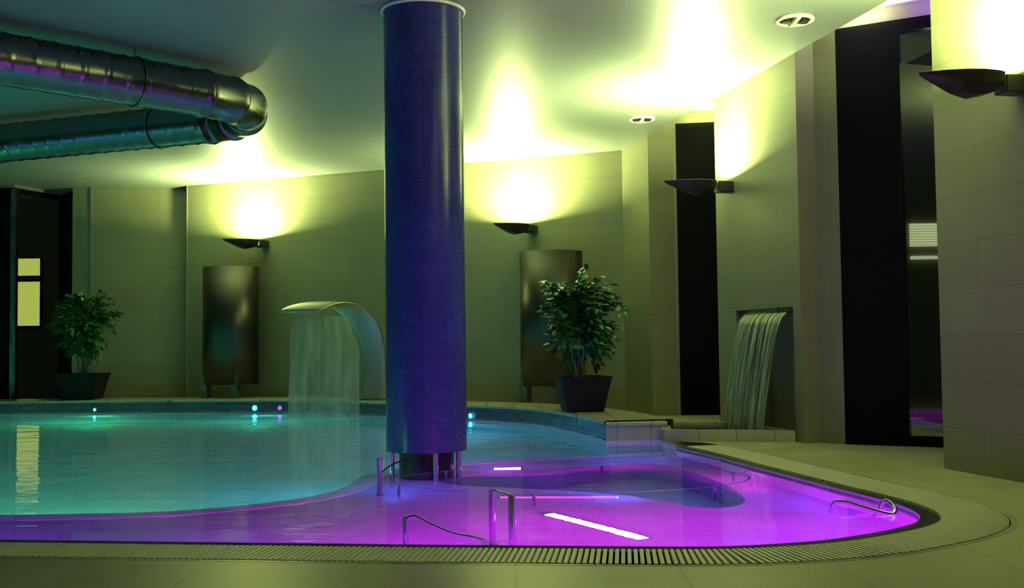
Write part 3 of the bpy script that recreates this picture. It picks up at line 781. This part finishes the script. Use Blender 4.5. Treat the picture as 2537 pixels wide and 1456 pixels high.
# ------------------------------------------------------------ potted trees
def make_tree(name, loc, pw, ph, crown_c, crown_r, nleaf, seed, label, rz=0.1):
    rnd = random.Random(seed)
    t = thing(name, loc, rz, label, 'plant', 'potted trees by the pool')
    bm = bmesh.new(); h1, h0 = pw / 2, pw / 2 * 0.72
    def sq(h, z): return [bm.verts.new((sx * h, sy * h, z)) for sx, sy in ((-1, -1), (1, -1), (1, 1), (-1, 1))]
    rs = [sq(h0, 0), sq(h1, ph), sq(h1 + .008, ph), sq(h1 + .008, ph + .02), sq(h1 - .02, ph + .02), sq(h1 - .03, ph - .04)]
    bm.faces.new(rs[0][::-1]); bm.faces.new(rs[-1])
    for A_, B_ in zip(rs, rs[1:]):
        for k in range(4): bm.faces.new((A_[k], A_[(k + 1) % 4], B_[(k + 1) % 4], B_[k]))
    link('pot', bm, 'pot', t)
    bm = bmesh.new(); box(bm, -h1 + .03, h1 - .03, -h1 + .03, h1 - .03, ph - .035, ph - .012); link('soil', bm, 'soil', t)
    cc = Vector(crown_c); cr_ = Vector(crown_r)
    bt = bmesh.new(); tips = []
    for k in range(5):
        a = k * 1.26; p0 = Vector((0.045 * math.cos(a), 0.045 * math.sin(a), ph - .03))
        top = cc + Vector((rnd.uniform(-.4, .4) * cr_.x, rnd.uniform(-.4, .4) * cr_.y, rnd.uniform(.2, .7) * cr_.z))
        pts = [p0.lerp(top, q) + Vector((rnd.uniform(-.02, .02), rnd.uniform(-.02, .02), 0)) * (q > 0) for q in (0, .25, .5, .75, 1)]
        tube(bt, pts, 0.012, 6, rfun=lambda i: 0.013 - 0.0022 * i)
        for b_ in range(9):
            q = rnd.uniform(.3, 1.0); i = min(3, int(q * 4)); st = pts[i].lerp(pts[i + 1], q * 4 - i)
            while True:
                d = Vector((rnd.uniform(-1, 1), rnd.uniform(-1, 1), rnd.uniform(-1, 1)))
                if 0.45 < d.length < 1: break
            en = cc + Vector((d.x * cr_.x, d.y * cr_.y, d.z * cr_.z)) * 0.93
            mid = st.lerp(en, .5) + Vector((0, 0, .05))
            tube(bt, [st, mid, en], 0.004, 5, rfun=lambda i: 0.005 - .0015 * i)
            tips.append((st, mid, en))
    link('stems', bt, 'bark', t)
    bl = bmesh.new()
    for k in range(nleaf):
        st, mid, en = rnd.choice(tips); q = rnd.uniform(.25, 1.08)
        c = (st.lerp(mid, q * 2) if q < .5 else mid.lerp(en, q * 2 - 1)) + Vector((rnd.gauss(0, .03), rnd.gauss(0, .03), rnd.gauss(0, .025)))
        d = (c - cc); d.z *= .3
        d = d.normalized() + Vector((rnd.uniform(-1, 1), rnd.uniform(-1, 1), rnd.uniform(-.8, .3))) * .8; d.normalize()
        s = d.cross(Vector((0, 0, 1))).normalized(); up = s.cross(d)
        s = (s * math.cos(rnd.uniform(-.7, .7)) + up * rnd.uniform(-.5, .5)).normalized(); up = s.cross(d)
        ln = rnd.uniform(.07, .12); wd = ln * .22
        P0 = c; P1 = c + d * ln * .35 + up * .006; P2 = c + d * ln * .7 + up * .002; P3 = c + d * ln - up * .012
        a = bl.verts.new(P0); b1 = bl.verts.new(P1 + s * wd); b2 = bl.verts.new(P1 - s * wd); m1 = bl.verts.new(P1 - up * .004)
        c1 = bl.verts.new(P2 + s * wd * .8); c2 = bl.verts.new(P2 - s * wd * .8); m2 = bl.verts.new(P2 - up * .004); e = bl.verts.new(P3)
        for f in ((a, b1, m1), (a, m1, b2), (b1, c1, m2, m1), (m1, m2, c2, b2), (c1, e, m2), (m2, e, c2)): bl.faces.new(f)
    link('foliage', bl, 'leaf', t)
    return t
make_tree('potted_tree', (0.69, 10.93, 0.172), 0.50, 0.33, (-0.06, 0, 0.90), (0.47, 0.40, 0.58), 3300, 3, 'bushy green tree in a black tapered pot right of the column', 0.12)
make_tree('potted_tree', (-5.86, 14.88, 0.172), 0.56, 0.33, (0.08, 0, 1.0), (0.46, 0.38, 0.52), 2500, 11, 'bushy green tree in a black tapered pot beside the left window', 0.05)

# ------------------------------------------------------------ hand rails in the whirlpool
def rail(label, pts, r, posts=(), name='grab_rail'):
    base = Vector(pts[0]); t = thing(name, (base.x, base.y, SHELF), 0, label, 'handrail', 'steel grab rails in the whirlpool')
    off = Vector((base.x, base.y, SHELF))
    bm = bmesh.new(); tube(bm, [Vector(p) - off for p in spline(pts, 6)], r, 10); link('rail_bar', bm, 'rail', t, smooth=True)
    for x, y, z, rr in posts:
        bm = bmesh.new(); cyl(bm, (x - off.x, y - off.y), rr, 0, z - SHELF, 14); link('post', bm, 'rail', t, smooth=False)
        bm = bmesh.new(); cyl(bm, (x - off.x, y - off.y), rr * 2.2, 0, 0.012, 18); link('base_flange', bm, 'rail', t, smooth=False)
    return t
rail('two-post steel rail standing in the magenta water before the column', [(-0.106, 5.18, 0.16), (-0.08, 5.05, 0.175), (-0.04, 4.93, 0.18), (-0.012, 4.851, 0.18)], 0.008,
     [(-0.106, 5.18, 0.165, 0.016), (-0.012, 4.851, 0.182, 0.017)])
rail('low steel post with a thin bar dipping into the near violet water', [(-0.483, 4.863, 0.085), (-0.44, 4.86, 0.095), (-0.36, 4.84, 0.06), (-0.27, 4.82, 0.025), (-0.16, 4.80, 0.005), (0.0, 4.79, -0.05)], 0.006,
     [(-0.483, 4.863, 0.088, 0.014)])
rail('steel post with a thin curved bar beside the foot of the column', [(-0.832, 6.765, 0.06), (-0.80, 6.95, 0.08), (-0.76, 7.15, 0.09), (-0.70, 7.33, 0.09)], 0.006,
     [(-0.832, 6.765, 0.158, 0.017)])
# a big ring rail lying just under the surface, on small posts
cxr, cyr, rr_ = 0.36, 6.95, 1.12
t = thing('ring_rail', (cxr, cyr, SHELF), 0, 'thin steel ring rail circling the whirlpool just under the surface', 'handrail')
bm = bmesh.new(); tube(bm, [(rr_ * math.cos(2 * PI * k / 90), 0.62 * rr_ * math.sin(2 * PI * k / 90), -0.02 - SHELF) for k in range(90)], 0.008, 8, True); link('ring_bar', bm, 'rail', t, smooth=True)
for k in range(6):
    a = k * PI / 3 + .3; bm = bmesh.new(); cyl(bm, (rr_ * math.cos(a), 0.62 * rr_ * math.sin(a)), 0.010, 0, -0.02 - SHELF, 10); link('post', bm, 'rail', t)
# curled steel grip near the right tip
bm = bmesh.new()
tube(bm, [Vector(p) for p in spline([(1.62, 5.62, -0.2), (1.62, 5.60, 0.0), (1.66, 5.55, 0.035), (1.74, 5.45, 0.02), (1.84, 5.36, 0.0), (1.87, 5.42, 0.03), (1.84, 5.50, 0.03), (1.80, 5.52, -0.2)], 6)], 0.011, 10)
o = link('curled_grip', bm, 'rail', smooth=True)
tag(o, 'curled steel grip rising from the violet water at the pool tip', 'handrail')

# ------------------------------------------------------------ pool lamps
def pool_lamp(label, p, nrm, r, lens, sx=1.0):
    t = thing('pool_lamp', p, math.atan2(nrm[1], nrm[0]) + PI / 2, label, 'pool lamp', 'lamps in the pool sides')
    bm = bmesh.new(); tube(bm, [(sx * r * math.cos(2 * PI * k / 24), -0.006, r * math.sin(2 * PI * k / 24)) for k in range(24)], 0.006, 6, True); link('bezel', bm, 'chrome', t, smooth=True)
    bm = bmesh.new(); vs = [bm.verts.new((sx * r * math.cos(2 * PI * k / 24), -0.006, r * math.sin(2 * PI * k / 24))) for k in range(24)]
    c = bm.verts.new((0, -0.02, 0))
    for k in range(24): bm.faces.new((vs[k], vs[(k + 1) % 24], c))
    link('lens', bm, lens, t, smooth=True)
pool_lamp('cyan pool lamp on the kerb below the left potted tree', (-5.55, 14.50, 0.05), (0, -1), 0.022, 'lensC')
pool_lamp('cyan pool lamp on the kerb left of the falling water', (-3.37, 14.25, 0.06), (0.1, -1), 0.035, 'lensC')
pool_lamp('small violet pool lamp beside the cyan one on the kerb', (-3.03, 14.19, 0.06), (0.1, -1), 0.028, 'lensV')
pool_lamp('cyan pool lamp on the kerb just right of the column', (-0.48, 12.31, 0.05), (-.6, -.8), 0.032, 'lensC')
# pink strips under water on the shelf
def glow_strip(label, a, b_, wd, lens, z=SHELF + 0.012):
    a = Vector((*a, z)); b_ = Vector((*b_, z)); d = (b_ - a); ang = math.atan2(d.y, d.x)
    t = thing('underwater_glow_strip', tuple(a), ang, label, 'pool lamp')
    bm = bmesh.new(); box(bm, 0, d.length, -wd / 2 - .012, wd / 2 + .012, -0.012, 0.0); link('housing', bm, 'chrome', t)
    bm = bmesh.new(); box(bm, 0.012, d.length - .012, -wd / 2, wd / 2, 0, 0.012); bevel(bm, .003); link('lens', bm, lens, t)
glow_strip('white-hot pink strip light lying slanted under the magenta water', (0.18, 6.0), (0.62, 5.25), 0.07, 'lensP')
glow_strip('short pink strip light under water behind the two-post rail', (-0.16, 8.0), (0.06, 8.0), 0.10, 'lensP')
glow_strip('long thin magenta glow drawn as the lit bench edge of the whirlpool', (-0.10, 6.60), (0.62, 6.55), 0.03, 'edgeM')  # no lamp: a glowing bar stands in for light on the bench edge
